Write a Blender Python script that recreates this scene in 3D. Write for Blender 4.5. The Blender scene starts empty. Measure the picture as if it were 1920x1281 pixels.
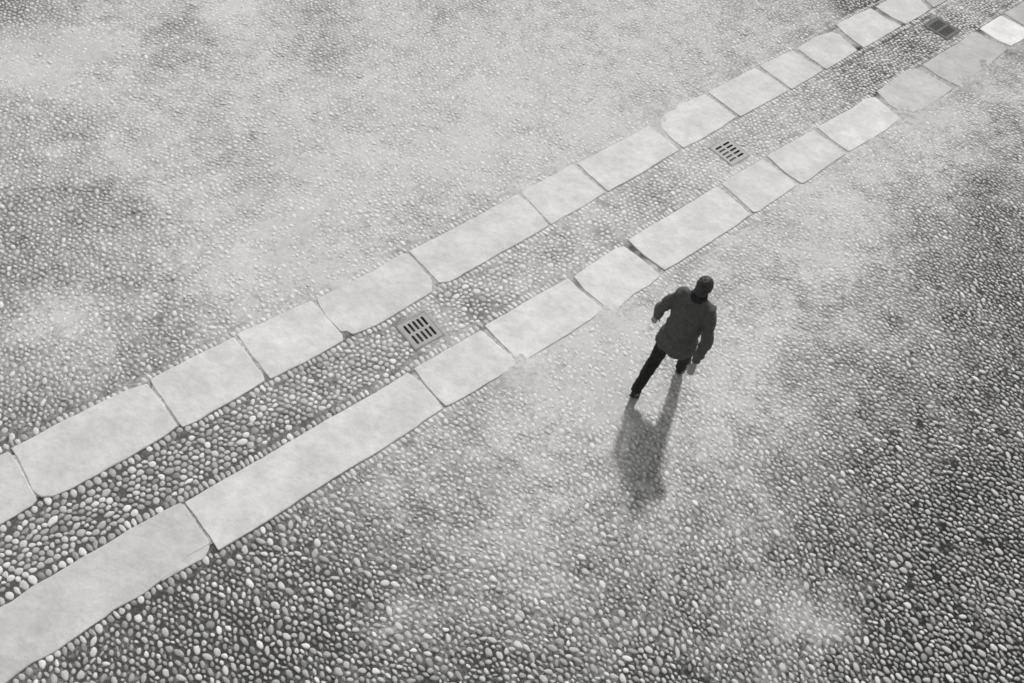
import bpy, bmesh, math, random
import numpy as np
from mathutils import Matrix, Vector

random.seed(7)
rng = np.random.default_rng(11)
scene = bpy.context.scene
COL = scene.collection
R = math.radians

# ------------------------------------------------------------------ camera
CAM_H = 8.4                                   # metres above the paving
F_PX, PW, PH = 1700.0, 1920.0, 1281.0         # focal length for the 1920 px wide frame
PITCH, ROLL, BAND = R(53.752), R(11.2645), R(48.993)
r0 = np.array([1., 0, 0]); u0 = np.array([0, math.sin(PITCH), math.cos(PITCH)])
fw = np.array([0, math.cos(PITCH), -math.sin(PITCH)])
cr = math.cos(ROLL) * r0 + math.sin(ROLL) * u0
cu = -math.sin(ROLL) * r0 + math.cos(ROLL) * u0
cam_data = bpy.data.cameras.new('camera')
cam_data.sensor_width = 36.0
cam_data.lens = F_PX / PW * 36.0
cam_data.clip_end = 2000
cam = bpy.data.objects.new('camera', cam_data)
M = Matrix.Identity(4)
for i in range(3):
    M[i][0], M[i][1], M[i][2] = cr[i], cu[i], -fw[i]
M[2][3] = CAM_H
cam.matrix_world = M
COL.objects.link(cam)
scene.camera = cam


def gp(px, py, z=0.0):
    """where the ray through a photograph pixel meets the level z"""
    x = (px - PW / 2) / F_PX; y = -(py - PH / 2) / F_PX
    d = x * cr + y * cu + fw
    t = (z - CAM_H) / d[2]
    return np.array([d[0] * t, d[1] * t])


def to_px(P):
    P = np.atleast_2d(P); v = np.concatenate([P[:, :2], np.full((len(P), 1), -CAM_H)], 1)
    zc = v @ fw
    return np.stack([PW / 2 + F_PX * (v @ cr) / zc, PH / 2 - F_PX * (v @ cu) / zc], 1), zc


# ------------------------------------------------------------------ sky and sun
foot_p, tip_p = gp(1252, 668), gp(1206, 900)
sh = tip_p - foot_p                            # the walker's shadow on the ground
SUN_EL = math.atan2(1.70, np.hypot(*sh))
to_sun = -sh / np.hypot(*sh)
SUN_AZ = math.atan2(to_sun[0], to_sun[1])      # clockwise from +Y
world = bpy.data.worlds.new('World'); scene.world = world; world.use_nodes = True
nt = world.node_tree; bg = nt.nodes['Background']
sky = nt.nodes.new('ShaderNodeTexSky'); sky.sky_type = 'NISHITA'; sky.sun_disc = False
sky.sun_elevation = SUN_EL; sky.sun_rotation = SUN_AZ
bw = nt.nodes.new('ShaderNodeRGBToBW')         # black and white photograph
nt.links.new(sky.outputs[0], bw.inputs[0]); nt.links.new(bw.outputs[0], bg.inputs[0])
bg.inputs[1].default_value = 0.125
sun_d = bpy.data.lights.new('sun', 'SUN'); sun_d.energy = 2.3; sun_d.angle = R(3.5)
sun_d.color = (1.0, 0.99, 0.975)
sun = bpy.data.objects.new('sun', sun_d); COL.objects.link(sun)
dv = Vector((to_sun[0] * math.cos(SUN_EL), to_sun[1] * math.cos(SUN_EL), math.sin(SUN_EL)))
sun.rotation_euler = dv.to_track_quat('Z', 'Y').to_euler()
sun.location = (0, 6, 12)
scene.view_settings.view_transform = 'Standard'
scene.view_settings.look = 'None'
scene.view_settings.exposure = 0.46
scene.view_settings.gamma = 1.0
scene.cycles.filter_width = 1.7               # the photograph is a little soft


# ------------------------------------------------------------------ helpers
def mesh_obj(name, verts, faces, mat, parent=None, smooth=True, flat=None):
    me = bpy.data.meshes.new(name)
    me.from_pydata([tuple(map(float, v)) for v in verts], [], faces)
    if smooth:
        me.polygons.foreach_set('use_smooth', [True] * len(me.polygons))
    me.materials.append(mat); me.update()
    o = bpy.data.objects.new(name, me); COL.objects.link(o)
    if parent: o.parent = parent
    return o


def tri_mesh(name, V, T, mat, parent=None, attr=None):
    """large triangle mesh straight from numpy arrays"""
    me = bpy.data.meshes.new(name)
    V = np.ascontiguousarray(V, np.float32); T = np.ascontiguousarray(T, np.int32)
    k = T.shape[1]
    me.vertices.add(len(V)); me.vertices.foreach_set('co', V.ravel())
    me.loops.add(T.size); me.loops.foreach_set('vertex_index', T.ravel())
    me.polygons.add(len(T)); me.polygons.foreach_set('loop_start', np.arange(len(T), dtype=np.int32) * k)
    me.polygons.foreach_set('use_smooth', np.ones(len(T), bool))
    me.update(calc_edges=True)
    if attr is not None:
        a = me.attributes.new('pc', 'FLOAT_COLOR', 'POINT')
        a.data.foreach_set('color', np.ascontiguousarray(attr, np.float32).ravel())
    me.materials.append(mat)
    o = bpy.data.objects.new(name, me); COL.objects.link(o)
    if parent: o.parent = parent
    return o


def tag(o, label, cat, group=None):
    o['label'] = label; o['category'] = cat
    if group: o['group'] = group
    return o


class NB:
    """small node-material builder"""
    def __init__(s, name, rough=0.85, spec=0.3):
        s.m = bpy.data.materials.new(name); s.m.use_nodes = True
        s.t = s.m.node_tree; s.b = s.t.nodes['Principled BSDF']
        s.b.inputs['Roughness'].default_value = rough
        s.b.inputs['Specular IOR Level'].default_value = spec
    def n(s, typ, **kw):
        nd = s.t.nodes.new('ShaderNode' + typ)
        for k, v in kw.items():
            if k in ('operation', 'blend_type', 'data_type', 'attribute_name', 'attribute_type', 'noise_dimensions', 'clamp', 'use_clamp', 'feature'):
                setattr(nd, k, v)
            else:
                nd.inputs[k].default_value = v
        return nd
    def l(s, a, b): s.t.links.new(a, b)
    def math(s, op, a, b, clamp=False):
        nd = s.t.nodes.new('ShaderNodeMath'); nd.operation = op; nd.use_clamp = clamp
        for i, v in enumerate((a, b)):
            if isinstance(v, (int, float)): nd.inputs[i].default_value = v
            else: s.l(v, nd.inputs[i])
        return nd.outputs[0]
    def noise(s, scale, detail=3, rough=0.55, coord=None):
        nd = s.n('TexNoise'); nd.inputs['Scale'].default_value = scale
        nd.inputs['Detail'].default_value = detail; nd.inputs['Roughness'].default_value = rough
        if coord is not None: s.l(coord, nd.inputs['Vector'])
        return nd.outputs['Fac']
    def ramp(s, fac, lo, hi, a=0.0, b=1.0):
        nd = s.n('MapRange'); nd.inputs[1].default_value = lo; nd.inputs[2].default_value = hi
        nd.inputs[3].default_value = a; nd.inputs[4].default_value = b
        s.l(fac, nd.inputs[0]); return nd.outputs[0]
    def mixf(s, f, a, b):
        nd = s.t.nodes.new('ShaderNodeMix'); nd.data_type = 'FLOAT'
        for i, v in ((0, f), (2, a), (3, b)):
            if isinstance(v, (int, float)): nd.inputs[i].default_value = v
            else: s.l(v, nd.inputs[i])
        return nd.outputs[0]
    def grey(s, v, tint=(1.0, 0.992, 0.978)):
        c = s.t.nodes.new('ShaderNodeCombineColor')
        for i in range(3):
            s.l(s.math('MULTIPLY', v, tint[i]), c.inputs[i])
        s.l(c.outputs[0], s.b.inputs['Base Color'])
    def bump(s, h, strength, dist):
        nd = s.n('Bump'); nd.inputs['Strength'].default_value = strength; nd.inputs['Distance'].default_value = dist
        s.l(h, nd.inputs['Height']); s.l(nd.outputs[0], s.b.inputs['Normal'])
    def pos(s):
        return s.n('NewGeometry').outputs['Position']


# ------------------------------------------------------------------ materials
DUST = 0.545


def mat_sand():
    m = NB('sand_and_mortar', 0.95, 0.15); p = m.pos()
    at = m.n('Attribute', attribute_name='pc')
    sp = m.t.nodes.new('ShaderNodeSeparateColor'); m.l(at.outputs['Color'], sp.inputs[0])
    d, stain = sp.outputs[0], sp.outputs[1]
    big = m.noise(1.3, 5, 0.6, p); mid = m.noise(20, 4, 0.65, p); fine = m.noise(95, 4, 0.7, p); grit = m.noise(260, 2, 0.6, p)
    dd = m.math('ADD', d, m.math('MULTIPLY', m.math('SUBTRACT', mid, 0.5), 1.0))
    dd = m.math('ADD', dd, m.math('MULTIPLY', m.math('SUBTRACT', fine, 0.5), 0.55), False)
    k = m.ramp(dd, 0.10, 0.88)
    dust = m.math('MULTIPLY', DUST, m.ramp(big, 0.3, 0.7, 0.9, 1.07))
    dust = m.math('MULTIPLY', dust, m.ramp(mid, 0.25, 0.75, 0.85, 1.10))
    dust = m.math('MULTIPLY', dust, m.ramp(fine, 0.25, 0.75, 0.74, 1.17))
    mort = m.math('MULTIPLY', sp.outputs[2], m.ramp(fine, 0.25, 0.75, 0.55, 1.6))
    v = m.mixf(k, mort, dust)
    v = m.math('MULTIPLY', v, m.ramp(grit, 0.3, 0.7, 0.86, 1.1))
    v = m.math('MULTIPLY', v, m.math('SUBTRACT', 1.0, m.math('MULTIPLY', stain, m.ramp(mid, 0.2, 0.7, 0.55, 0.95))))
    m.grey(v)
    m.bump(m.math('ADD', m.math('MULTIPLY', fine, 0.7), m.math('MULTIPLY', grit, 0.35)), 0.7, 0.006)
    return m.m


def mat_pebble(name, single):
    m = NB(name, 0.62, 0.35); p = m.pos()
    if single:
        col = m.n('ObjectInfo').outputs['Color']
    else:
        col = m.n('Attribute', attribute_name='pc').outputs['Color']
    sp = m.t.nodes.new('ShaderNodeSeparateColor'); m.l(col, sp.inputs[0])
    tone, d = sp.outputs[0], sp.outputs[1]
    mott = m.noise(55, 4, 0.65, p); fine = m.noise(190, 3, 0.6, p); mid = m.noise(17, 4, 0.6, p)
    v = m.math('MULTIPLY', tone, m.ramp(mott, 0.28, 0.72, 0.78, 1.16))
    v = m.math('MULTIPLY', v, m.ramp(fine, 0.3, 0.7, 0.9, 1.08))
    dd = m.math('ADD', d, m.math('MULTIPLY', m.math('SUBTRACT', mid, 0.5), 0.8))
    k = m.math('MULTIPLY', m.ramp(dd, 0.05, 0.8), 0.80)
    dust = m.math('MULTIPLY', DUST * 1.14, m.ramp(fine, 0.25, 0.75, 0.9, 1.1))
    m.grey(m.mixf(k, v, dust))
    m.bump(m.math('ADD', mott, m.math('MULTIPLY', fine, 0.4)), 0.35, 0.006)
    return m.m


def mat_flag():
    m = NB('limestone_flag', 0.8, 0.25); p = m.pos()
    sp = m.t.nodes.new('ShaderNodeSeparateColor'); m.l(m.n('ObjectInfo').outputs['Color'], sp.inputs[0])
    big = m.noise(2.6, 5, 0.6, p); mid = m.noise(11, 5, 0.6, p); fine = m.noise(120, 4, 0.7, p); vein = m.noise(5.5, 7, 0.75, p)
    pit = m.noise(46, 2, 0.5, p)
    v = m.math('MULTIPLY', sp.outputs[0], m.ramp(big, 0.3, 0.7, 0.84, 1.10))
    v = m.math('MULTIPLY', v, m.ramp(mid, 0.3, 0.7, 0.91, 1.06))
    v = m.math('MULTIPLY', v, m.ramp(fine, 0.3, 0.7, 0.93, 1.05))
    v = m.math('MULTIPLY', v, m.ramp(vein, 0.56, 0.70, 1.0, 0.82))
    v = m.math('MULTIPLY', v, m.ramp(pit, 0.20, 0.27, 0.62, 1.0))
    m.grey(v)
    h = m.math('ADD', m.math('MULTIPLY', big, 3.0), m.math('ADD', mid, m.math('MULTIPLY', fine, 0.18)))
    m.bump(h, 0.35, 0.02)
    return m.m


def mat_plain(name, v, rough=0.7, spec=0.3, var=0.25, scale=60, metal=0.0, bump=0.003):
    m = NB(name, rough, spec); p = m.pos()
    m.b.inputs['Metallic'].default_value = metal
    n1 = m.noise(scale, 5, 0.65, p); n2 = m.noise(scale * 0.15, 3, 0.6, p)
    a = m.math('MULTIPLY', v, m.ramp(n1, 0.25, 0.75, 1 - var, 1 + var))
    m.grey(m.math('MULTIPLY', a, m.ramp(n2, 0.3, 0.7, 1 - var, 1 + var)))
    m.bump(n1, 0.5, bump)
    return m.m


M_SAND = mat_sand()
M_PEB = mat_pebble('river_pebble', False)
M_PEB1 = mat_pebble('river_pebble_single', True)
M_FLAG = mat_flag()
M_STEEL = mat_plain('galvanised_steel', 0.26, 0.55, 0.4, 0.12, 45)
M_STEEL_D = mat_plain('dirty_iron', 0.10, 0.7, 0.3, 0.25, 45)
M_PIT = mat_plain('pit_concrete', 0.03, 0.95, 0.1, 0.3, 30)

# ------------------------------------------------------------------ the band of flagstones, measured on the ground
dB = np.array([math.cos(BAND), math.sin(BAND)]); nB = np.array([-dB[1], dB[0]])


def st(P): P = np.atleast_2d(P); return np.stack([P @ dB, P @ nB], 1)
def xy(S): S = np.atleast_2d(S); return S[:, :1] * dB + S[:, 1:2] * nB


UP = [  # upper row: closed outlines in photograph pixels
 [(-130,917),(-60,884),(15,848),(22,855),(40,885),(56,915),(68,938),(60,948),(0,984),(-70,1020),(-130,1052)],
 [(22,841),(120,790),(200,751),(240,732),(276,720),(296,746),(320,783),(333,799),(310,817),(250,852),(180,892),(130,918),(100,930),(78,931),(63,920),(55,903),(38,866)],
 [(281,713),(320,692),(360,672),(400,653),(438,634),(456,656),(476,683),(493,704),(495,715),(470,732),(430,755),(375,786),(343,801),(328,781),(310,755),(290,727)],
 [(446,627),(490,607),(540,585),(584,565),(602,583),(620,605),(641,629),(642,639),(615,654),(570,680),(530,700),(507,711),(482,679),(462,652)],
 [(594,562),(640,540),(700,510),(740,485),(758,477),(772,484),(790,504),(809,527),(809,548),(760,578),(705,610),(662,627),(650,621),(640,622),(613,595),(601,577)],
 [(768,472),(850,430),(920,393),(971,365),(992,384),(1012,404),(1028,424),(1000,441),(920,485),(860,519),(842,529),(823,531),(800,506),(780,485)],
 [(977,361),(1030,333),(1073,310),(1100,333),(1134,361),(1100,383),(1033,421),(1015,402),(996,381)],
 [(1082,308),(1140,279),(1180,258),(1216,237),(1238,254),(1258,270),(1272,282),(1240,302),(1200,327),(1140,359),(1110,333)],
 [(1240,240),(1238,224),(1270,198),(1300,187),(1322,178),(1350,198),(1381,220),(1350,240),(1320,258),(1282,278),(1262,263)],
 [(1329,174),(1370,152),(1415,128),(1448,148),(1477,170),(1430,197),(1388,219),(1355,195)],
 [(1425,125),(1460,107),(1486,95),(1515,114),(1543,132),(1515,149),(1484,167),(1454,146)],
 [(1494,92),(1530,69),(1558,61),(1573,65),(1592,82),(1606,95),(1580,112),(1549,130),(1520,111)],
 [(1567,47),(1600,31),(1632,16),(1660,35),(1690,49),(1655,70),(1619,90),(1605,80),(1585,65)],
 [(1641,13),(1668,-1),(1708,-20),(1728,4),(1743,19),(1720,34),(1698,46),(1668,32)],
 [(1718,-24),(1790,-60),(1830,-30),(1790,-8),(1750,15),(1736,2)],
]
LOW = [  # lower row
 [(-130,1212),(-60,1172),(0,1140),(20,1130),(60,1101),(100,1080),(150,1049),(200,1021),(250,990),(300,964),(338,945),(345,950),(358,971),(375,992),(391,1015),(393,1021),(375,1032),(352,1043),(340,1058),(338,1070),(312,1081),(300,1090),(270,1112),(215,1143),(150,1190),(100,1224),(60,1243),(30,1265),(5,1287),(-40,1318),(-130,1375)],
 [(349,943),(440,890),(560,820),(700,740),(764,700),(776,708),(795,725),(812,744),(829,766),(800,787),(720,840),(620,900),(500,978),(410,1032),(394,1006),(374,981)],
 [(778,692),(840,656),(902,621),(930,646),(955,667),(969,683),(950,698),(920,716),(870,746),(836,762),(816,742),(798,722)],
 [(909,612),(980,571),(1064,523),(1095,552),(1130,582),(1100,604),(1060,630),(1010,661),(977,680),(942,646)],
 [(1077,520),(1088,511),(1120,490),(1155,467),(1169,463),(1195,481),(1237,517),(1215,536),(1190,550),(1165,572),(1148,583),(1137,579),(1098,546)],
 [(1178,451),(1240,414),(1300,378),(1344,351),(1375,375),(1406,403),(1370,430),(1330,455),(1285,484),(1246,507),(1208,480)],
 [(1353,345),(1390,323),(1429,300),(1455,318),(1478,335),(1492,348),(1455,374),(1422,397),(1412,399),(1382,371)],
 [(1439,294),(1480,270),(1524,246),(1560,271),(1585,289),(1545,316),(1507,344),(1500,344),(1470,324)],
 [(1532,240),(1570,219),(1600,203),(1620,187),(1640,183),(1664,203),(1686,223),(1660,245),(1625,265),(1591,285),(1562,265)],
 [(1644,172),(1670,153),(1700,133),(1716,129),(1758,150),(1786,167),(1755,190),(1730,204),(1698,217),(1692,214),(1667,197)],
 [(1729,123),(1765,100),(1800,80),(1822,62),(1830,61),(1855,76),(1888,92),(1860,117),(1830,139),(1797,162),(1765,147)],
 [(1837,55),(1855,43),(1876,30),(1918,52),(1935,62),(1915,76),(1895,87),(1870,77)],
 [(1882,26),(1920,4),(1965,-24),(2020,10),(1980,36),(1942,60),(1922,50)],
]
TU = [0.50,0.52,0.54,0.55,0.53,0.54,0.55,0.56,0.55,0.54,0.53,0.51,0.52,0.51,0.40]
TL = [0.47,0.54,0.55,0.57,0.57,0.56,0.55,0.54,0.58,0.46,0.42,0.66,0.40]
CHIP = [(392,1023),(390,1032),(381,1047),(350,1063),(310,1085),(303,1091),(310,1078),(332,1066),(334,1055),(348,1037),(374,1024)]


def vnoise1(n, seed):
    r = np.random.default_rng(seed); out = np.zeros(n); amp = 1.0
    for o in (4, 8, 16, 32):
        k = r.normal(size=max(3, n // o + 2)); out += amp * np.interp(np.arange(n) * len(k) / n, np.arange(len(k) + 1), np.append(k, k[0])); amp *= 0.8
    return out


def outline(px, step=0.022, amp=0.0022, seed=0):
    P = np.array([gp(*p) for p in px]); n = len(P); out = []
    for i in range(n):
        a, b = P[i], P[(i + 1) % n]; k = max(1, int(round(np.hypot(*(b - a)) / step)))
        for j in range(k): out.append(a + (b - a) * j / k)
    Q = np.array(out)
    Q = 0.06 * np.roll(Q, 1, 0) + 0.88 * Q + 0.06 * np.roll(Q, -1, 0)
    t = np.roll(Q, -1, 0) - np.roll(Q, 1, 0); t /= np.linalg.norm(t, axis=1)[:, None] + 1e-9
    area = 0.5 * np.sum(Q[:, 0] * np.roll(Q[:, 1], -1) - np.roll(Q[:, 0], -1) * Q[:, 1])
    nrm = np.stack([t[:, 1], -t[:, 0]], 1) * (1 if area > 0 else -1)      # outward
    if area < 0: Q, nrm = Q[::-1], nrm[::-1]
    return Q + nrm * (0.008 + vnoise1(len(Q), seed) * amp)[:, None], nrm


def flag(px, tone, parent, seed, top=0.012, name='flagstone'):
    Q, nr = outline(px, seed=seed); n = len(Q); r = np.random.default_rng(seed + 99)
    wob = np.clip(1 + 0.2 * vnoise1(n, seed + 5), 0.5, 1.4)[:, None]
    tilt = r.normal(0, 0.0016, 2); c = Q.mean(0)
    rings = [(0.0, -0.045), (0.001, top - 0.011), (0.003, top - 0.005), (0.007, top - 0.0015), (0.013, top)]
    V, Fc = [], []
    for k, (off, z) in enumerate(rings):
        q = Q - nr * off * (wob if k > 1 else 1)
        zz = z + ((q - c) @ tilt if k else 0)
        V += [(a[0], a[1], b) for a, b in zip(q, np.broadcast_to(zz, n))]
    for k in range(len(rings) - 1):
        for i in range(n):
            j = (i + 1) % n
            Fc.append((k * n + i, k * n + j, (k + 1) * n + j, (k + 1) * n + i))
    Fc.append(tuple(range((len(rings) - 1) * n, len(rings) * n)))
    o = mesh_obj(name, V, Fc, M_FLAG, parent)
    o.data.polygons[len(Fc) - 1].use_smooth = False
    o.color = (tone, 0, 0, 1)
    return o


# edges of the two rows in band coordinates: t as a function of s
def edge(pts):
    S = st(np.array([gp(*p) for p in pts])); S = S[np.argsort(S[:, 0])]
    s, t = S[:, 0], S[:, 1]
    return np.concatenate([[-40], s, [60]]), np.concatenate([[t[:2].mean()], t, [t[-2:].mean()]])


E_UO = edge([(-130,917),(22,841),(120,790),(276,720),(281,714),(438,634),(446,627),(584,565),(594,562),(700,510),(758,477),(850,430),(971,365),(1073,310),(1180,258),(1216,237),(1250,212),(1322,178),(1415,128),(1486,95),(1567,47),(1632,16),(1708,-20)])
E_UI = edge([(-130,1052),(0,984),(62,947),(78,931),(130,918),(250,852),(333,801),(375,786),(494,716),(507,711),(642,640),(662,627),(705,610),(809,548),(823,531),(860,519),(920,485),(1033,421),(1134,362),(1200,327),(1272,282),(1320,258),(1388,219),(1477,170),(1543,132),(1606,95),(1690,49),(1743,19),(1790,-8)])
E_LI = edge([(-130,1212),(0,1140),(60,1101),(150,1049),(250,990),(338,945),(440,890),(560,820),(764,700),(778,692),(902,621),(909,612),(1064,523),(1077,520),(1120,490),(1169,463),(1178,451),(1300,378),(1344,351),(1429,300),(1524,246),(1600,203),(1640,182),(1644,172),(1716,129),(1800,80),(1876,30),(1965,-24)])
E_LO = edge([(-130,1375),(5,1287),(60,1243),(150,1190),(215,1143),(300,1090),(350,1063),(390,1035),(410,1032),(500,978),(620,900),(720,840),(829,766),(920,716),(969,685),(1060,630),(1130,583),(1148,583),(1190,550),(1246,507),(1330,455),(1406,404),(1492,349),(1545,316),(1588,288),(1660,245),(1698,218),(1786,167),(1888,92),(1942,60)])


def et(E, s): return np.interp(s, E[0], E[1])


# drains: centre, half sides and turn, from their corners
def drain_frame(c4):
    P = np.array([gp(*p) for p in c4]); c = P.mean(0)          # left, top, right, bottom
    u = (P[1] - P[0]) + (P[2] - P[3]); v = (P[2] - P[1]) + (P[3] - P[0])
    hu, hv = np.hypot(*u) / 4, np.hypot(*v) / 4
    a = math.atan2(u[1], u[0])
    return c, a, hu, hv


DRAINS = [drain_frame(c) for c in ([(740,612),(792,584),(837,626),(780,657)],
                                   [(1330,276),(1363,257),(1407,292),(1371,313)],
                                   [(1735,46),(1757,31),(1801,59),(1772,77)])]


def in_drain(P, m=0.0):
    k = np.zeros(len(P), bool)
    for c, a, hu, hv in DRAINS:
        q = P - c; u = q[:, 0] * math.cos(a) + q[:, 1] * math.sin(a); v = -q[:, 0] * math.sin(a) + q[:, 1] * math.cos(a)
        k |= (abs(u) < hu + m) & (abs(v) < hv + m)
    return k


# ------------------------------------------------------------------ where the dust lies (0 bare joints .. 1 pebbles buried)
def lattice(P, freq, seed):
    r = np.random.default_rng(seed); N = 256; L = r.random((N, N))
    q = P * freq + 57.3; i = np.floor(q).astype(int); f = q - i; f = f * f * (3 - 2 * f)
    a = L[i[:, 0] % N, i[:, 1] % N]; b = L[(i[:, 0] + 1) % N, i[:, 1] % N]
    c = L[i[:, 0] % N, (i[:, 1] + 1) % N]; d = L[(i[:, 0] + 1) % N, (i[:, 1] + 1) % N]
    return (a * (1 - f[:, 0]) + b * f[:, 0]) * (1 - f[:, 1]) + (c * (1 - f[:, 0]) + d * f[:, 0]) * f[:, 1]


def fbm(P, freq, octv=4, seed=1, gain=0.55):
    o = np.zeros(len(P)); a = 1.0; tot = 0
    for k in range(octv): o += a * lattice(P, freq * 2 ** k, seed + k); tot += a; a *= gain
    return o / tot


CP = np.array([
 (10,15,.4),(60,60,.85),(30,110,1.0),(150,90,1.0),(130,20,.6),(240,30,.8),(330,60,.6),(330,110,.62),(440,30,.9),(480,110,.8),(600,30,.62),(600,100,.58),(720,20,.8),(740,90,.82),
 (860,20,.66),(900,90,.85),(1000,30,.8),(1050,100,.85),(1150,30,.72),(1200,100,.85),(1300,60,.85),(1430,20,.72),(1400,80,.7),(1550,20,.6),(1600,5,.35),
 (80,160,1.0),(200,180,.95),(40,220,.6),(120,240,.5),(230,200,.78),(300,240,.85),(300,160,.75),(420,200,.72),(520,170,.85),(640,190,.7),(760,180,.88),(900,200,.92),(1080,200,.9),(1200,190,.8),(1300,140,.75),
 (30,330,.6),(120,300,.7),(230,290,.9),(340,290,.8),(450,290,.5),(480,330,.55),(400,350,.82),(560,300,.9),(700,300,.95),(850,300,.92),(1000,280,.88),(1130,240,.9),
 (40,400,.4),(150,380,.34),(250,400,.34),(330,380,.8),(330,440,.75),(430,430,.9),(560,400,.97),(700,400,.9),(780,420,.6),(860,380,.75),(950,330,.9),
 (20,500,.32),(130,490,.34),(230,520,.36),(300,500,.7),(400,510,.98),(500,500,.95),(600,500,.95),(680,470,.85),
 (40,600,.6),(110,600,.9),(160,650,.85),(240,590,.6),(300,570,.55),(380,580,.75),(450,580,.85),(520,560,.8),(330,640,.45),
 (30,680,.55),(100,700,.65),(180,700,.55),(250,690,.38),(40,780,.3),(120,750,.35),(60,820,.25),
 (40,1030,.14),(150,960,.15),(250,920,.12),(350,880,.2),(400,830,.2),(500,780,.26),(600,730,.30),(680,680,.34),(740,640,.36),(810,600,.80),(835,600,.72),(860,560,.42),(900,590,.52),(960,520,.58),(1000,520,.62),(1060,470,.62),
 (1110,430,.85),(1130,430,.9),(1190,400,.62),(1220,370,.5),(1270,330,.72),(1300,310,.8),(1430,250,.72),(1480,220,.72),(1540,190,.62),(1600,160,.46),(1640,130,.4),(1700,90,.34),(1800,35,.6),(1850,20,.4),
 (60,1270,.3),(150,1230,.2),(250,1160,.12),(330,1110,.15),(430,1050,.18),(350,1230,.08),(480,1200,.1),(550,980,.3),(560,1080,.18),(620,1180,.14),(640,920,.42),(700,880,.6),(760,900,.72),(660,1020,.34),(740,830,.55),
 (830,800,.6),(900,760,.7),(960,730,.78),(1010,700,.9),(1080,650,.96),(1150,620,.96),(1140,700,.95),(1060,740,.93),(900,830,.68),(980,820,.85),(1060,830,.82),(1120,790,.9),(1000,900,.8),(870,920,.68),(800,980,.5),(900,1000,.6),
 (980,1040,.75),(1010,1080,.8),(940,1110,.55),(760,1170,.66),(720,1100,.3),(850,1150,.3),(1000,1170,.35),(1100,900,.66),(1120,980,.55),(1100,1080,.4),(1050,1250,.25),(900,1250,.15),(750,1260,.1),(1180,1120,.3),
 (1200,800,.85),(1240,850,.6),(1290,790,.8),(1330,830,.85),(1300,900,.6),(1250,950,.5),(1350,950,.55),(1400,1000,.6),(1300,1050,.42),(1330,760,.9),(1380,690,.97),(1400,620,.85),(1340,540,.7),(1390,500,.72),(1450,560,.7),(1470,480,.8),(1440,440,.78),(1530,430,.92),(1560,380,.97),(1640,330,.9),(1620,420,.85),(1560,500,.8),
 (1650,280,.9),(1740,240,.95),(1800,200,.9),(1830,160,.85),(1880,130,.7),(1900,90,.55),(1720,310,.78),(1800,290,.8),(1860,290,.5),(1900,230,.5),(1850,340,.32),(1690,370,.5),(1720,430,.35),(1650,480,.6),(1620,560,.62),(1560,600,.62),(1500,660,.55),(1460,740,.55),(1420,820,.5),(1480,900,.42),(1560,780,.4),(1600,690,.42),(1680,600,.4),(1750,520,.3),(1880,430,.2),(1820,600,.22),(1900,560,.14),(1750,700,.26),(1660,780,.3),(1860,740,.14),(1780,830,.18),(1660,890,.22),(1560,960,.25),
 (1900,900,.06),(1800,960,.08),(1700,1000,.12),(1600,1060,.18),(1500,1070,.2),(1420,1090,.45),(1490,1150,.95),(1530,1170,.85),(1570,1140,.3),(1460,1110,.5),(1440,1200,.25),(1360,1140,.4),(1370,1230,.45),(1280,1170,.35),(1250,1250,.18),(1550,1230,.08),(1650,1150,.06),(1750,1100,.05),(1880,1160,.22),(1820,1230,.06),(1900,1270,.05),(1700,1250,.04),(1870,1060,.06)])
CPG = np.array([gp(a, b) for a, b, _ in CP]); CPV = CP[:, 2] * np.where((CP[:, 1] > 830) & (CP[:, 2] < .9), 0.82, 0.97)


def dust(P):
    num = np.zeros(len(P)); den = np.zeros(len(P))
    for g, v in zip(CPG, CPV):
        w = 1.0 / ((P[:, 0] - g[0]) ** 2 + (P[:, 1] - g[1]) ** 2 + 0.10) ** 2.2
        num += w * v; den += w
    d = num / den
    n1 = fbm(P, 1.5, 4, 3) - 0.5; n2 = fbm(P, 6.0, 4, 31, 0.7) - 0.5
    amp = np.clip(0.25 + 1.5 * d, 0, 1)
    return np.clip(0.96 * d + amp * (0.30 * n1 + 0.66 * n2) - 0.07 * (below(P) > 0.25), 0, 1.06)


STAINS = [(1128,435,.10,.5),(1165,462,.10,.7),(1186,466,.07,.9),(1205,480,.06,.9),(1085,532,.06,.7),(1640,172,.10,1.0),(1630,165,.10,.7),(1800,42,.20,.9),(1835,52,.14,1.0),(1660,22,.12,.8),(1618,4,.2,.9),(1580,10,.2,.7),(1613,92,.07,.9),
          (498,706,.05,.8),(650,628,.05,.6),(1840,120,.3,.12),(1800,180,.25,.3),(20,20,.5,.3),(75,935,.06,.7),(1690,80,.3,.45),(1730,30,.15,.5),(930,600,.1,.4),(895,590,.1,.4)]
STG = [(gp(a, b), r, k) for a, b, r, k in STAINS]


def stain(P):
    o = np.zeros(len(P))
    for g, r, k in STG:
        o = np.maximum(o, k * np.exp(-((P - g) ** 2).sum(1) / (2 * r * r)))
    return np.clip(o * (0.5 + fbm(P, 7, 3, 77)), 0, 1)


COVER = [(399,1032,.05,.010),(962,690,.16,.016),(985,682,.12,.012),(1142,588,.12,.016),(1175,575,.1,.008),(1236,215,.14,.016),(1262,198,.1,.014),(1845,120,.16,.016),(1815,150,.16,.017),(1750,192,.14,.014),(1712,215,.16,.018),(1690,224,.1,.014),(1640,262,.12,.010),(1560,310,.1,.010),(975,360,.1,.012),(1050,322,.1,.010),(640,540,.08,.009),(1385,145,.12,.013),(1500,85,.1,.013),(1340,170,.1,.012),(1890,92,.12,.014)]
CVG = [(gp(a, b), r, k) for a, b, r, k in COVER]


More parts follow.
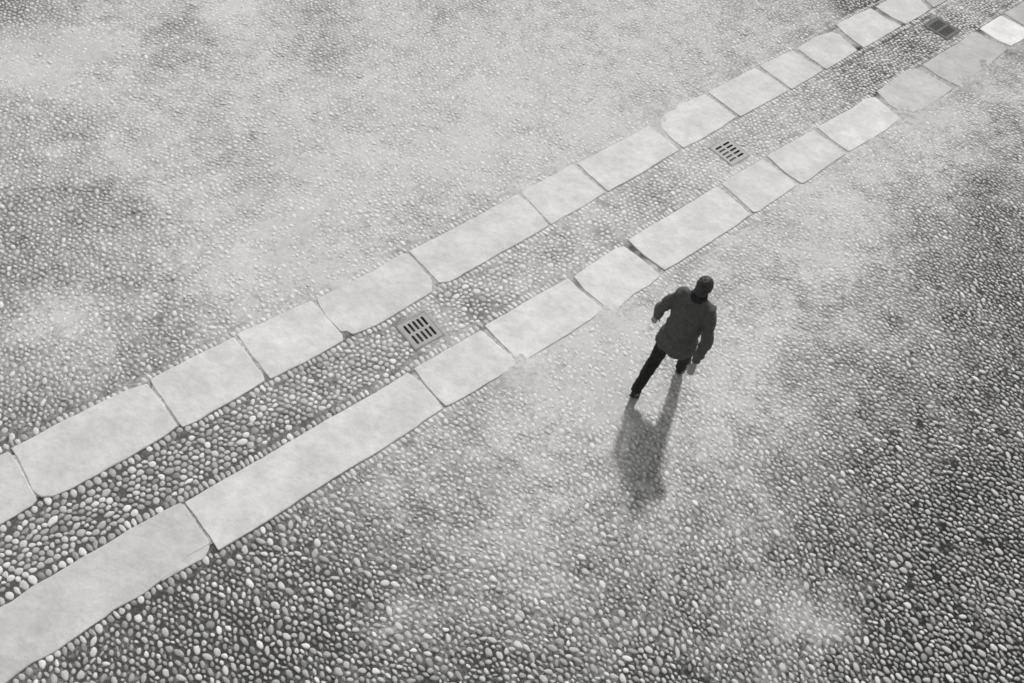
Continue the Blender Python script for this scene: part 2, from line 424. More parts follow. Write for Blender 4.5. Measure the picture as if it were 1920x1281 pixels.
def sand_z(P, d):
    z = -0.0108 + 0.0122 * d + 0.006 * (fbm(P, 9, 3, 51) - 0.5) * (0.3 + d)
    for g, r, k in CVG:
        z += k * np.exp(-((P - g) ** 2).sum(1) / (2 * r * r)) * (0.35 + 1.1 * fbm(P, 11, 3, 61))
    return z


FRAME = np.array([gp(-150, -110), gp(2070, -110), gp(2070, 1400), gp(-150, 1400)])   # detailed area, a little beyond the picture


def in_area(P, grow=0.0):
    c = FRAME.mean(0); k = np.ones(len(P), bool)
    for i in range(4):
        a, b = FRAME[i], FRAME[(i + 1) % 4]; e = b - a; n = np.array([-e[1], e[0]]) / np.hypot(*e)
        if (c - a) @ n < 0: n = -n
        k &= ((P - a) @ n) > -grow
    return k


# ------------------------------------------------------------------ ground sheet and gutter bed
def grid_sheet(name, xs, ys, fxy, keep, zfun, parent=None):
    X, Y = np.meshgrid(xs, ys, indexing='ij'); P = fxy(np.stack([X.ravel(), Y.ravel()], 1))
    nx, ny = len(xs), len(ys); idx = np.arange(nx * ny).reshape(nx, ny)
    Q = np.stack([idx[:-1, :-1], idx[1:, :-1], idx[1:, 1:], idx[:-1, 1:]], -1).reshape(-1, 4)
    cen = P[Q].mean(1); Q = Q[keep(cen)]
    used = np.unique(Q); mp = np.full(nx * ny, -1); mp[used] = np.arange(len(used)); P = P[used]; Q = mp[Q]
    d = dust(P); z = zfun(P, d)
    if name == 'gutter': d = np.where(row_in(P) > 0.02, np.maximum(d, 0.66), d)
    A = np.zeros((len(P), 4)); A[:, 0] = d; A[:, 1] = stain(P); A[:, 2] = bed(P); A[:, 3] = 1
    return tri_mesh(name, np.column_stack([P, z]), Q, M_SAND, parent, A)


BED = np.array([(100,400,.10),(300,600,.10),(50,750,.065),(600,300,.22),(1200,150,.2),(20,10,.08),(60,1000,.085),(300,900,.085),(600,740,.10),(900,560,.12),(1200,380,.13),(1500,200,.09),(1620,140,.06),(1750,60,.045),
                (150,1230,.055),(450,1080,.06),(700,900,.09),(500,1230,.042),(900,1230,.045),(900,900,.09),(1100,700,.14),(1100,1100,.05),(1300,1200,.035),(1400,900,.08),(1450,650,.12),(1600,350,.14),(1750,500,.045),(1880,350,.05),(1600,850,.036),(1750,750,.03),(1880,650,.028),(1600,1100,.026),(1800,950,.022),(1850,1230,.02),(1550,1250,.025)])
BEDG = np.array([gp(a, b) for a, b, _ in BED])


def bed(P):        # tone of the bedding mortar: palest on the upper side, darkest towards the lower right
    num = np.zeros(len(P)); den = np.zeros(len(P))
    for g, v in zip(BEDG, BED[:, 2]):
        w = 1.0 / ((P[:, 0] - g[0]) ** 2 + (P[:, 1] - g[1]) ** 2 + 0.3) ** 2
        num += w * math.log(v); den += w
    return np.exp(num / den)


def row_in(P):     # how far inside one of the two flagstone rows
    S = st(P); s = S[:, 0]; t = S[:, 1]
    return np.maximum(np.minimum(et(E_UO, s) - t, t - et(E_UI, s)), np.minimum(et(E_LI, s) - t, t - et(E_LO, s)))


def below(P):      # how far inside the gutter strip a point of the ground sheet lies
    S = st(P); hi, lo = et(E_UO, S[:, 0]), et(E_LO, S[:, 0])
    return np.minimum(hi - S[:, 1], S[:, 1] - lo)


step = 0.035
lo_, hi_ = FRAME.min(0) - 0.3, FRAME.max(0) + 0.3
ground = grid_sheet('ground', np.arange(lo_[0], hi_[0], step), np.arange(lo_[1], hi_[1], step), lambda q: q,
                    lambda c: in_area(c, 0.1) & ~in_drain(c, 0.02),
                    lambda P, d: sand_z(P, d) - 0.05 * np.clip((below(P) - 0.10) / 0.08, 0, 1))
ground['kind'] = 'structure'; ground['label'] = 'dusty pebble-paved courtyard ground with pale dust over dark mortar'
# the courtyard goes on beyond the detailed area as a plain sheet just under it
OUT = mesh_obj('courtyard', [(-300, -300, -0.075), (300, -300, -0.075), (300, 300, -0.075), (-300, 300, -0.075)], [(0, 1, 2, 3)], M_SAND)
am = OUT.data.attributes.new('pc', 'FLOAT_COLOR', 'POINT'); am.data.foreach_set('color', [.55, 0, .06, 1] * 4)
OUT['kind'] = 'structure'

Sf = st(FRAME); gstep = 0.03
t_lo, t_hi = min(E_LO[1]) - 0.05, max(E_UO[1]) + 0.05


def joint_z(P, z):      # mortar stands higher in the joints between the flagstones
    ins = row_in(P)
    return np.where(ins > 0.03, np.maximum(z, -0.003 + 0.011 * fbm(P, 6, 3, 91)), z)


def gut_keep(c):
    return (below(c) > 0.07) & in_area(c, 0.1) & ~in_drain(c, -0.012)


gutter = grid_sheet('gutter', np.arange(Sf[:, 0].min(), Sf[:, 0].max(), gstep), np.arange(t_lo, t_hi, gstep), xy, gut_keep,
                    lambda P, d: joint_z(P, sand_z(P, d) + 0.001))
gutter['kind'] = 'structure'; gutter['label'] = 'shallow pebbled gutter running between two rows of flagstones'

for i, (px, tn) in enumerate(zip(UP, TU)):
    flag(px, tn * 1.06, gutter, 100 + i, 0.012 + random.uniform(-0.002, 0.003))
for i, (px, tn) in enumerate(zip(LOW, TL)):
    o = flag(px, tn * 1.06, gutter, 200 + i, 0.012 + random.uniform(-0.002, 0.003))
    if i == 0: o['label'] = 'long pale flagstone with a chipped corner'
flag(CHIP, 0.50, gutter, 300, 0.0085, 'flagstone_chip')

# ------------------------------------------------------------------ pebbles
def packing(P_lo, P_hi, d, aspect, seed, sd=0.19, iters=22):
    """polydisperse packing on a relaxed hexagonal lattice, stretched by aspect across the band; in band coordinates"""
    r = np.random.default_rng(seed)
    dx, dy = d, d * 0.866 * aspect
    nx, ny = int((P_hi[0] - P_lo[0]) / dx) + 2, int((P_hi[1] - P_lo[1]) / dy) + 2
    I, J = np.meshgrid(np.arange(nx), np.arange(ny), indexing='ij')
    X = (I + 0.5 * (J % 2)) * d; Y = J * d * 0.866
    X = X + r.normal(0, 0.22 * d, X.shape); Y = Y + r.normal(0, 0.22 * d, Y.shape)
    rad = 0.5 * d * np.clip(np.exp(r.normal(-0.02, sd, X.shape)), 0.5, 1.75)
    for _ in range(iters):
        FX = np.zeros_like(X); FY = np.zeros_like(Y)
        for a, b in [(1, 0), (0, 1), (1, 1), (-1, 1), (2, 0), (0, 2), (1, 2), (-1, 2), (2, 1), (-2, 1)]:
            for s in (1, -1):
                qx = np.roll(X, (-s * a, -s * b), (0, 1)); qy = np.roll(Y, (-s * a, -s * b), (0, 1)); qr = np.roll(rad, (-s * a, -s * b), (0, 1))
                ddx, ddy = X - qx, Y - qy; L = np.hypot(ddx, ddy) + 1e-9
                ov = np.clip(rad + qr - L, 0, d * 0.5) * (L < 3 * d)
                FX += ddx / L * ov; FY += ddy / L * ov
        X += 0.22 * FX; Y += 0.22 * FY
    return np.stack([P_lo[0] + X.ravel(), P_lo[1] + Y.ravel() * aspect], 1), rad.ravel()


def soldiers(E, sgn, seed, L=0.050, W=0.030):
    """a row of long pebbles set at right angles along a flagstone edge"""
    r = np.random.default_rng(seed); s = Sf[:, 0].min(); out = []
    while s < Sf[:, 0].max():
        w = W * r.uniform(0.72, 1.3); l = L * r.uniform(0.75, 1.25); s += w
        t = et(E, s); sl = (et(E, s + 0.15) - et(E, s - 0.15)) / 0.3
        out.append((s, t + sgn * (l * 0.97 + 0.004), l, w, math.atan(sl) + r.normal(0, 0.13)))
        s += w * 1.12
    o = np.array(out); P = xy(o[:, :2])
    return P, o[:, 2], o[:, 3], o[:, 4] + BAND + math.pi / 2


S_lo, S_hi = Sf.min(0) - 0.1, Sf.max(0) + 0.1
SP, srad = packing(S_lo, S_hi, 0.0620, 1.14, 5, 0.29)
PP = xy(SP); uo, ui, li, lo2 = (et(E, SP[:, 0]) for E in (E_UO, E_UI, E_LI, E_LO))
ZONE = 0.112
main = ((SP[:, 1] > uo + ZONE) | (SP[:, 1] < lo2 - ZONE)) & in_area(PP)
ang = BAND + math.pi / 2 + rng.normal(0, 0.40, len(PP)) + 0.25 * np.sin(PP[:, 0] * 0.9 + PP[:, 1] * 0.6)
asp = np.clip(rng.normal(1.55, 0.26, len(PP)), 1.05, 2.4)
G = [(PP[main], srad[main] * np.sqrt(asp[main]) * 0.82, srad[main] / np.sqrt(asp[main]) * 0.77, ang[main], 0 * PP[main][:, 0])]
SPc, crad = packing((S_lo[0], min(E_LI[1]) - 0.1), (S_hi[0], max(E_UI[1]) + 0.1), 0.070, 1.0, 8)
PC = xy(SPc); cui, cli = et(E_UI, SPc[:, 0]), et(E_LI, SPc[:, 0])
chan = (SPc[:, 1] < cui - ZONE) & (SPc[:, 1] > cli + ZONE) & in_area(PC)
ca = rng.uniform(0, math.pi, len(PC)); cas = np.clip(rng.normal(1.28, 0.18, len(PC)), 1.0, 1.9)
C = [(PC[chan], crad[chan] * np.sqrt(cas[chan]) * 0.90, crad[chan] / np.sqrt(cas[chan]) * 0.90, ca[chan])]
C.append(soldiers(E_UI, -1, 21)); C.append(soldiers(E_LI, 1, 22))
GS = [g[:4] for g in G] + [soldiers(E_UO, 1, 23, 0.046, 0.027), soldiers(E_LO, -1, 24, 0.046, 0.027)]


def dome(seg, rings, r, n=1):
    """n irregular unit domes: plan outline wobbles, top rounded; returns (n, nv, 3) and triangles"""
    th = np.arange(seg) / seg * 2 * math.pi
    ph1, ph2, ph3 = (r.uniform(0, 6.283, (n, 1)) for _ in range(3))
    a2, a3, a4 = r.uniform(0, 0.10, (n, 1)), r.uniform(0, 0.13, (n, 1)), r.uniform(0, 0.09, (n, 1))
    w = 1 + a2 * np.cos(2 * th + ph1) + a3 * np.cos(3 * th + ph2) + a4 * np.cos(4 * th + ph3)
    V = [np.zeros((n, 1, 3))]; V[0][:, :, 2] = 1
    V[0][:, 0, 0] = r.normal(0, 0.08, n); V[0][:, 0, 1] = r.normal(0, 0.08, n)
    for rr, z in rings:
        q = np.empty((n, seg, 3)); q[:, :, 0] = np.cos(th) * w * rr; q[:, :, 1] = np.sin(th) * w * rr; q[:, :, 2] = z; V.append(q)
    V = np.concatenate(V, 1); T = []
    for i in range(seg): T.append((0, 1 + i, 1 + (i + 1) % seg))
    for k in range(len(rings) - 1):
        for i in range(seg):
            a, b = 1 + k * seg + i, 1 + k * seg + (i + 1) % seg; T += [(a, a + seg, b), (b, a + seg, b + seg)]
    return V, np.array(T)


R_NEAR = [(0.60, 0.93), (0.90, 0.58), (1.0, -0.5)]
R_FAR = [(0.66, 0.95), (0.93, 0.60), (1.0, -0.3)]
R_ONE = [(0.42, 0.97), (0.74, 0.82), (0.93, 0.48), (1.0, -0.1), (0.98, -0.9)]
rv = np.random.default_rng(77)
VARIANT = []
for k in range(14):
    V, T = dome(9, R_ONE, rv, 1)
    me = bpy.data.meshes.new('pebble'); me.from_pydata([tuple(map(float, v)) for v in V[0]], [], [tuple(map(int, t)) for t in T])
    me.polygons.foreach_set('use_smooth', [True] * len(me.polygons)); me.materials.append(M_PEB1); me.update(); VARIANT.append(me)

FEET_PX = [(1150, 480, 1390, 780)]       # picture region of the walker: pebbles hidden there are not singled out


def lay_pebbles(groups, parent, seed, label, mean=0.335):
    r = np.random.default_rng(seed)
    P = np.concatenate([g[0] for g in groups]); a = np.concatenate([g[1] for g in groups]); b = np.concatenate([g[2] for g in groups]); an = np.concatenate([g[3] for g in groups])
    ok = in_area(P) & ~in_drain(P, 0.03)
    d = dust(P); keep = ok & (r.random(len(P)) > 0.02)
    P, a, b, an, d = P[keep], a[keep], b[keep], an[keep], d[keep]
    n = len(P)
    tone = np.clip(np.exp(r.normal(math.log(mean), 0.31, n)), 0.10, 0.62)
    hi = r.random(n) < 0.045; tone[hi] = r.uniform(0.48, 0.68, hi.sum())
    top = 0.001 + r.normal(0, 0.0022, n) + 0.05 * (np.sqrt(a * b) - 0.028)
    depth = np.minimum(0.5 * np.sqrt(a * b), 0.020)
    zs = sand_z(P, d)
    vis = top + 0.0005 > zs
    P, a, b, an, d, tone, top, depth, zs = (q[vis] for q in (P, a, b, an, d, tone, top, depth, zs)); n = len(P)
    px, zc = to_px(P)
    inn = (px[:, 0] > 4) & (px[:, 0] < PW - 4) & (px[:, 1] > 4) & (px[:, 1] < PH - 4)
    for x0, y0, x1, y1 in FEET_PX: inn &= ~((px[:, 0] > x0) & (px[:, 0] < x1) & (px[:, 1] > y0) & (px[:, 1] < y1))
    size = np.where(inn, a * b / zc ** 3 * np.clip((top - zs) / 0.008, 0.05, 1), -1)
    order = np.argsort(-size); one = order[:300]; rest = order[300:]
    tl = r.normal(0, 0.06, (n, 2))
    for i in one:
        o = bpy.data.objects.new('pebble', VARIANT[int(r.integers(len(VARIANT)))]); COL.objects.link(o); o.parent = parent
        o.scale = (a[i], b[i], depth[i]); o.location = (P[i, 0], P[i, 1], top[i] - depth[i])
        o.rotation_euler = (tl[i, 0], tl[i, 1], an[i]); o.color = (tone[i], d[i], 0, 1)
    VV, TT, AA, base = [], [], [], 0
    near = zc[rest] < 9.6
    for sel, seg, rg in ((rest[near], 8, R_NEAR), (rest[~near], 7, R_FAR)):
        D, T = dome(seg, rg, r, len(sel))
        x = D[:, :, 0] * a[sel, None]; y = D[:, :, 1] * b[sel, None]
        c, s = np.cos(an[sel])[:, None], np.sin(an[sel])[:, None]
        gx, gy = x * c - y * s, x * s + y * c
        z = top[sel, None] + (D[:, :, 2] - 1) * depth[sel, None] + gx * tl[sel, :1] + gy * tl[sel, 1:]
        V = np.stack([gx + P[sel, :1], gy + P[sel, 1:], z], -1); nv = V.shape[1]
        VV.append(V.reshape(-1, 3)); TT.append((T[None] + (np.arange(len(sel)) * nv)[:, None, None]).reshape(-1, 3) + base); base += len(sel) * nv
        A = np.zeros((len(sel), nv, 4)); A[:, :, 0] = tone[sel, None]; A[:, :, 1] = d[sel, None]; A[:, :, 3] = 1; AA.append(A.reshape(-1, 4))
    o = tri_mesh('pebbles', np.concatenate(VV), np.concatenate(TT), M_PEB, parent, np.concatenate(AA))
    o['kind'] = 'stuff'; o['label'] = label
    return n


n1 = lay_pebbles(GS, ground, 41, 'small rounded pebbles set on edge across the courtyard')
n2 = lay_pebbles(C, gutter, 42, 'rounded pebbles set in the bed of the gutter', 0.39)
print('pebbles', n1, n2)

# ------------------------------------------------------------------ drain grates
def box(bm, x0, x1, y0, y1, z0, z1):
    v = [bm.verts.new((x, y, z)) for z in (z0, z1) for y in (y0, y1) for x in (x0, x1)]
    for f in ((0, 2, 3, 1), (4, 5, 7, 6), (0, 1, 5, 4), (1, 3, 7, 5), (3, 2, 6, 7), (2, 0, 4, 6)): bm.faces.new([v[i] for i in f])


def slab_with_slots(hx, hy, slots, z0, z1):
    """flat plate with real openings: slots are (cx, cy, half_x, half_y), rounded at the ends"""
    cu2 = bpy.data.curves.new('plate', 'CURVE'); cu2.dimensions = '2D'; cu2.fill_mode = 'BOTH'; cu2.extrude = (z1 - z0) / 2; cu2.bevel_depth = 0.0012; cu2.bevel_resolution = 1
    def poly(pts):
        s = cu2.splines.new('POLY'); s.points.add(len(pts) - 1)
        for p, q in zip(s.points, pts): p.co = (q[0], q[1], 0, 1)
        s.use_cyclic_u = True
    poly([(-hx, -hy), (hx, -hy), (hx, hy), (-hx, hy)])
    for cx_, cy_, a_, b_ in slots:
        pts = []
        rr = min(a_, b_)
        for k in range(12):
            t = 2 * math.pi * (k + 0.5) / 12
            ox = (a_ - rr) * (1 if math.cos(t) > 0 else -1); oy = (b_ - rr) * (1 if math.sin(t) > 0 else -1)
            pts.append((cx_ + ox + rr * math.cos(t), cy_ + oy + rr * math.sin(t)))
        poly(pts[::-1])
    ob = bpy.data.objects.new('tmp', cu2); COL.objects.link(ob)
    dg = bpy.context.evaluated_depsgraph_get(); me = bpy.data.meshes.new_from_object(ob.evaluated_get(dg))
    me.transform(Matrix.Translation((0, 0, (z0 + z1) / 2)))
    bpy.data.objects.remove(ob); return me


def drain(i, slots_fn, label, steel, z=0.003):
    c, a, hu, hv = DRAINS[i]
    e = bpy.data.objects.new('drain_grate', None); COL.objects.link(e); e.location = (c[0], c[1], 0); e.rotation_euler = (0, 0, a); e.empty_display_size = 0.2
    tag(e, label, 'drain', 'drain grates let into the gutter')
    fwid = 0.013
    me = slab_with_slots(hu - fwid - 0.004, hv - fwid - 0.004, slots_fn(hu - fwid, hv - fwid), z - 0.012, z)
    me.name = 'plate'; me.materials.clear(); me.materials.append(steel)
    p = bpy.data.objects.new('plate', me); COL.objects.link(p); p.parent = e
    bm = bmesh.new(); w = fwid
    box(bm, -hu, hu, -hv, -hv + w, -0.03, z + 0.002); box(bm, -hu, hu, hv - w, hv, -0.03, z + 0.002)
    box(bm, -hu, -hu + w, -hv + w + 1e-4, hv - w - 1e-4, -0.03, z + 0.0015); box(bm, hu - w, hu, -hv + w + 1e-4, hv - w - 1e-4, -0.03, z + 0.0015)
    bmesh.ops.bevel(bm, geom=bm.edges[:], offset=0.002, segments=1, affect='EDGES')
    me = bpy.data.meshes.new('frame'); bm.to_mesh(me); me.materials.append(steel)
    f = bpy.data.objects.new('frame', me); COL.objects.link(f); f.parent = e
    bm = bmesh.new(); x, y = hu - 0.012, hv - 0.012
    b4 = [bm.verts.new((sx * x, sy * y, -0.40)) for sx, sy in ((-1, -1), (1, -1), (1, 1), (-1, 1))]
    t4 = [bm.verts.new((sx * x, sy * y, -0.025)) for sx, sy in ((-1, -1), (1, -1), (1, 1), (-1, 1))]
    bm.faces.new(b4)
    for k in range(4): bm.faces.new((b4[k], t4[k], t4[(k + 1) % 4], b4[(k + 1) % 4]))
    me = bpy.data.meshes.new('pit'); bm.to_mesh(me); me.materials.append(M_PIT)
    q = bpy.data.objects.new('pit', me); COL.objects.link(q); q.parent = e
    return e


def across(n, gap):
    def fn(hx, hy):
        L = hy * 0.36; w = hx * 2 * 0.76 / n * gap / 2
        return [((k - (n - 1) / 2) * hx * 2 * 0.80 / n, s * hy * 0.425, w, L) for k in range(n) for s in (-1, 1)]
    return fn


def along(n, gap):
    f = across(n, gap)
    def fn(hx, hy): return [(y, x, b, a) for x, y, a, b in f(hy, hx)]
    return fn


drain(0, across(5, 0.60), 'pale steel drain grate with ten slots set crosswise to the gutter', M_STEEL)
drain(1, along(5, 0.56), 'grey steel drain grate with ten slots running lengthwise along the gutter', M_STEEL)
drain(2, across(8, 0.66), 'dark drain grate with two panels of narrow close-set slits', M_STEEL_D, 0.000)

# ------------------------------------------------------------------ the walker
from mathutils import noise as mnoise


def loft(bm, pts, seg=14, up=Vector((0, 1, 0.001))):
    """closed tube through (centre, rx, ry) sections; rx lies across the walk, ry along it"""
    n = len(pts); rings = []
    for i, (c, rx, ry) in enumerate(pts):
        c = Vector(c); a = Vector(pts[max(i - 1, 0)][0]); b = Vector(pts[min(i + 1, n - 1)][0])
        t = (b - a).normalized(); x = up.cross(t)
        if x.length < 1e-3: x = Vector((1, 0, 0))
        x.normalize(); y = t.cross(x)
        rings.append([bm.verts.new(c + x * (rx * math.cos(q)) + y * (ry * math.sin(q))) for q in (2 * math.pi * k / seg for k in range(seg))])
    for p, q in zip(rings, rings[1:]):
        for k in range(seg): bm.faces.new((p[k], p[(k + 1) % seg], q[(k + 1) % seg], q[k]))
    bm.faces.new(rings[0][::-1]); bm.faces.new(rings[-1])


def ball(bm, c, r, seg=14):
    bmesh.ops.create_uvsphere(bm, u_segments=seg, v_segments=seg - 4, radius=1.0, matrix=Matrix.Translation(c) @ Matrix.Diagonal((*r, 1)))


def skin_over(name, bm, voxel, mat, parent, smooth=4, fold=0.0, fscale=9.0, seed=0):
    """one continuous surface over overlapping volumes"""
    bmesh.ops.recalc_face_normals(bm, faces=bm.faces[:])
    me = bpy.data.meshes.new('tmp'); bm.to_mesh(me); bm.free()
    ob = bpy.data.objects.new('tmp', me); COL.objects.link(ob)
    md = ob.modifiers.new('r', 'REMESH'); md.mode = 'VOXEL'; md.voxel_size = voxel
    s = ob.modifiers.new('s', 'SMOOTH'); s.factor = 0.5; s.iterations = smooth
    dg = bpy.context.evaluated_depsgraph_get(); out = bpy.data.meshes.new_from_object(ob.evaluated_get(dg))
    bpy.data.objects.remove(ob); out.name = name
    if fold:
        off = Vector((seed * 3.1, 0, 0))
        for v in out.vertices:
            p = v.co; q = Vector((p.x * fscale, p.y * fscale, p.z * fscale * 1.6)) + off
            k = 1 - abs(mnoise.noise(q)) * 2
            v.co = p + v.normal * (fold * (k - 0.4) + fold * 0.6 * mnoise.noise(q * 2.3))
    out.polygons.foreach_set('use_smooth', [True] * len(out.polygons)); out.materials.clear(); out.materials.append(mat); out.update()
    o = bpy.data.objects.new(name, out); COL.objects.link(o); o.parent = parent
    return o


M_COAT = mat_plain('dark_wool', 0.085, 0.95, 0.15, 0.15, 160, bump=0.003)
M_TROU = mat_plain('dark_cotton', 0.026, 0.95, 0.15, 0.25, 300, bump=0.002)
M_SHOE = mat_plain('black_leather', 0.020, 0.5, 0.35, 0.2, 90)
M_SOLE = mat_plain('rubber_sole', 0.055, 0.8, 0.2, 0.2, 120)
M_SKIN = mat_plain('skin', 0.28, 0.55, 0.35, 0.08, 70, bump=0.001)
M_HAIR = mat_plain('dark_hair', 0.022, 0.55, 0.4, 0.45, 160, bump=0.006)
M_EYE = mat_plain('eye', 0.2, 0.2, 0.5, 0.1, 40)

toe_g, mid_g = gp(1189, 744), gp(1252, 672)
hd = mid_g - toe_g; hd = hd / np.hypot(*hd); rt = np.array([hd[1], -hd[0]])
root = toe_g + hd * 0.36 + rt * 0.10
person = bpy.data.objects.new('person', None); COL.objects.link(person); person.empty_display_size = 0.3
person.location = (root[0], root[1], 0.003); person.rotation_euler = (0, 0, math.atan2(hd[1], hd[0]) - math.pi / 2)
tag(person, 'person in dark coat and trousers striding over the pebbles beside the flagstones', 'person')

LHIP, LKNE, LANK = (-.095, 0, .90), (-.105, -.13, .505), (-.10, -.405, .175)
RHIP, RKNE, RANK = (.095, 0, .90), (.10, .20, .535), (.095, .29, .10)
ARM = {-1: [(-.185, .065, 1.41), (-.290, -.02, 1.15), (-.325, .05, .905)], 1: [(.185, .065, 1.41), (.30, -.09, 1.17), (.325, -.26, .985)]}


def lerp(a, b, t): return tuple(x + (y - x) * t for x, y in zip(a, b))


bm = bmesh.new()
loft(bm, [((0, -.005, .84), .15, .11), ((0, 0, .95), .165, .115), ((0, .015, 1.08), .14, .10), ((0, .05, 1.28), .155, .10), ((0, .06, 1.38), .14, .075), ((0, .07, 1.46), .07, .065)])
loft(bm, [((0, .07, 1.43), .062, .062), ((0, .09, 1.50), .056, .058), ((0, .10, 1.58), .054, .06)])
ball(bm, (0, .115, 1.635), (.074, .094, .108)); ball(bm, (0, .15, 1.575), (.052, .055, .055))
loft(bm, [((0, .195, 1.655), .008, .008), ((0, .222, 1.612), .014, .014), ((0, .20, 1.600), .016, .010)], 8)
ball(bm, (0, .192, 1.573), (.024, .012, .010), 10)
for s in (-1, 1):
    ball(bm, (s * .077, .105, 1.625), (.010, .020, .031), 10)
    h, k, a = (LHIP, LKNE, LANK) if s < 0 else (RHIP, RKNE, RANK)
    loft(bm, [(h, .085, .088), (lerp(h, k, .5), .070, .074), (k, .052, .056), (lerp(k, a, .3), .052, .056), (lerp(k, a, .75), .036, .038), (a, .036, .04)])
    S, E_, W = ARM[s]
    loft(bm, [(lerp(S, (0, .065, 1.41), .2), .040, .042), (lerp(S, E_, .5), .038, .040), (E_, .037, .038), (lerp(E_, W, .3), .037, .037), (W, .024, .028)])
    # hand: palm, four fingers of different length bent at the knuckles, thumb off the side of the palm
    d = (Vector(W) - Vector(E_)).normalized(); x = Vector((1, 0, 0)); x = (x - d * x.dot(d)).normalized(); dn = d.cross(x) * 1.0
    if dn.z > 0: dn = -dn
    fwd = dn.cross(d).normalized()          # width of the palm
    w = Vector(W); kn = w + d * .088
    loft(bm, [(w, .022, .026), (w + d * .045, .016, .036), (kn, .013, .040)], 12, up=fwd)
    for j, L in enumerate((.068, .078, .073, .056)):
        b0 = kn + fwd * (.030 - .020 * j) - d * .012
        b1 = b0 + d * L * .5 + dn * .006; b2 = b1 + (d * .75 + dn * .66) * L * .3; b3 = b2 + (d * .35 + dn * .9) * L * .27
        loft(bm, [(b0, .0095, .0095), (b1, .009, .009), (b2, .0082, .0082), (b3, .0065, .0065)], 8)
    t0 = w + d * .030 + fwd * .024; t1 = t0 + (d * .6 + fwd * .8) * .034; t2 = t1 + (d * .9 + fwd * .25 + dn * .4) * .030
    loft(bm, [(t0, .013, .013), (t1, .0105, .0105), (t2, .0075, .0075)], 8)
skin_over('body', bm, 0.007, M_SKIN, person, 2)

bm = bmesh.new()
loft(bm, [((0, -.005, .80), .15, .115), ((0, 0, .90), .175, .130), ((0, .005, 1.0), .165, .122), ((0, .01, 1.06), .155, .115)], 20)
for s in (-1, 1):
    h, k, a = (LHIP, LKNE, LANK) if s < 0 else (RHIP, RKNE, RANK)
    e = Vector(a) + (Vector(a) - Vector(k)).normalized() * .015
    loft(bm, [(h, .098, .105), (lerp(h, k, .45), .086, .092), (k, .070, .076), (lerp(k, a, .35), .068, .074), (lerp(k, a, .8), .058, .064), (tuple(e), .057, .066)])
skin_over('trousers', bm, 0.009, M_TROU, person, 5, 0.010, 8.0, 2)

bm = bmesh.new()
loft(bm, [((0, -.015, .74), .225, .185), ((0, -.01, .84), .215, .17), ((0, .01, 1.02), .185, .142), ((0, .04, 1.22), .20, .145), ((0, .055, 1.34), .212, .135), ((0, .062, 1.41), .205, .112), ((0, .068, 1.455), .15, .09), ((0, .07, 1.49), .085, .08), ((0, .075, 1.515), .074, .074)], 24)
for s in (-1, 1):
    S, E_, W = ARM[s]
    loft(bm, [((0, .072, 1.485), .055, .062), (lerp((0, .072, 1.485), S, .5), .058, .064), (lerp((0, .072, 1.485), S, .95), .058, .064)], 14, up=Vector((0, 0, 1)))
    ball(bm, lerp(S, (0, .065, 1.41), .12), (.070, .078, .064))
    loft(bm, [(lerp(S, (0, .065, 1.41), .1), .066, .070), (lerp(S, E_, .5), .063, .066), (E_, .064, .066), (lerp(E_, W, .5), .055, .057), (lerp(E_, W, .97), .044, .046)])
coat = skin_over('coat', bm, 0.011, M_COAT, person, 8, 0.017, 6.0, 8)

bm = bmesh.new()      # turned-up collar
loft(bm, [((0, .066, 1.475), .098, .092), ((0, .072, 1.505), .090, .088), ((0, .078, 1.545), .082, .084)], 20)
skin_over('collar', bm, 0.009, M_TROU, person, 3, 0.005, 12.0, 3)

bm = bmesh.new()
ball(bm, (0, .102, 1.652), (.084, .098, .108), 18); ball(bm, (0, .055, 1.60), (.072, .055, .085), 14)
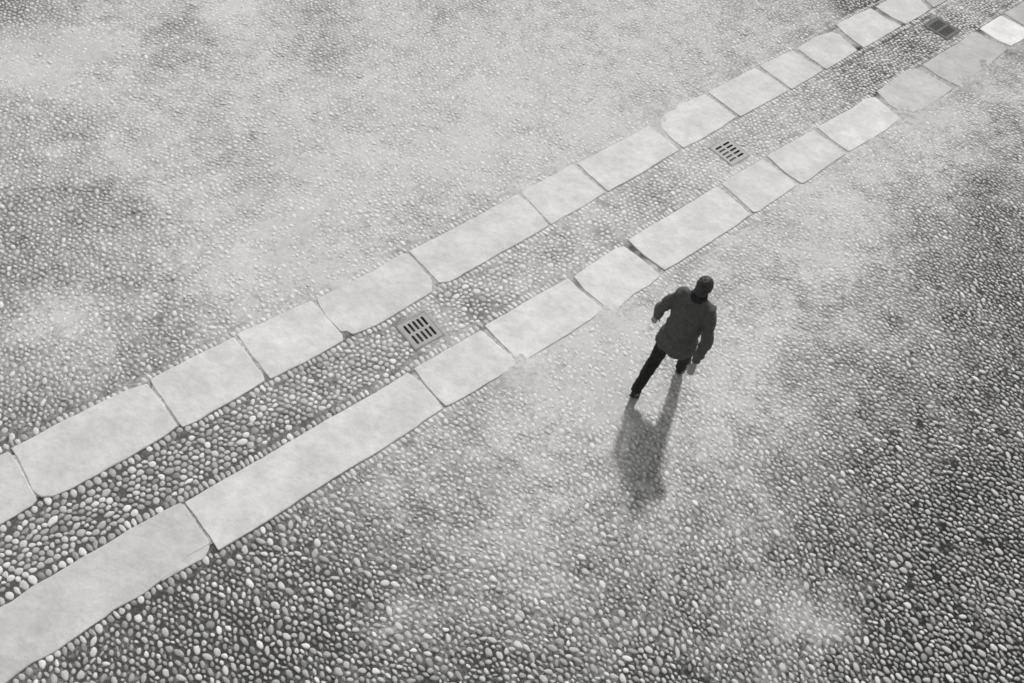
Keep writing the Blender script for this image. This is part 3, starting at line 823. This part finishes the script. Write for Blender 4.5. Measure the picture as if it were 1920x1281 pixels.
# the face stays free: cut the front of the cap away
bmesh.ops.bisect_plane(bm, geom=bm.verts[:] + bm.edges[:] + bm.faces[:], plane_co=(0, .135, 1.68), plane_no=(0, 1, -0.55), clear_outer=True)
bmesh.ops.holes_fill(bm, edges=[e for e in bm.edges if e.is_boundary], sides=0)
skin_over('hair', bm, 0.006, M_HAIR, person, 3, 0.006, 22.0, 9)
for s in (-1, 1):
    bm = bmesh.new(); ball(bm, (s * .030, .188, 1.64), (.011, .011, .011), 10)
    me = bpy.data.meshes.new('eye'); bm.to_mesh(me); bm.free(); me.materials.append(M_EYE)
    o = bpy.data.objects.new('eye', me); COL.objects.link(o); o.parent = person


def shoe(bx, by, lift):
    def bend(y, z):
        if y >= 0: return y, z
        return y * math.cos(lift) + z * math.sin(lift), z * math.cos(lift) - y * math.sin(lift)
    secs = [(-.185, .026, .045, .030), (-.165, .034, .055, .042), (-.12, .036, .055, .048), (-.06, .038, .045, .036), (0, .047, .036, .028), (.04, .045, .032, .024), (.075, .033, .026, .018), (.088, .018, .022, .012)]
    def build(name, prof, mat, par):
        V, Fc, seg = [], [], 14
        for y, w, zc, h in secs:
            for k in range(seg):
                x, z = prof(w, zc, h, 2 * math.pi * k / seg)
                yy, zz = bend(y, z); V.append((bx + x, by + yy, zz))
        for i in range(len(secs) - 1):
            for k in range(seg): Fc.append((i * seg + k, i * seg + (k + 1) % seg, (i + 1) * seg + (k + 1) % seg, (i + 1) * seg + k))
        Fc.append(tuple(range(seg))[::-1]); Fc.append(tuple(range((len(secs) - 1) * seg, len(secs) * seg)))
        return mesh_obj(name, V, Fc, mat, par)
    sh_ = build('shoe', lambda w, zc, h, q: (w * .96 * math.cos(q), max(.014, zc + h * math.sin(q))), M_SHOE, person)
    build('sole', lambda w, zc, h, q: (w * 1.05 * math.copysign(abs(math.cos(q)) ** .6, math.cos(q)), .009 + .009 * math.sin(q)), M_SOLE, sh_)
    # ankle collar closes the gap to the trouser leg
    bm2 = bmesh.new(); y0, z0 = bend(-.145, .07); y1, z1 = bend(-.150, .135)
    loft(bm2, [((bx, by + y0, z0), .036, .045), ((bx, by + y1, z1), .040, .048)], 14, up=Vector((0, 1, .2)))
    me = bpy.data.meshes.new('collar'); bm2.to_mesh(me); bm2.free(); me.materials.append(M_SHOE)
    o = bpy.data.objects.new('collar', me); COL.objects.link(o); o.parent = sh_


shoe(-.10, -.36, R(48))
shoe(.095, .435, 0.0)
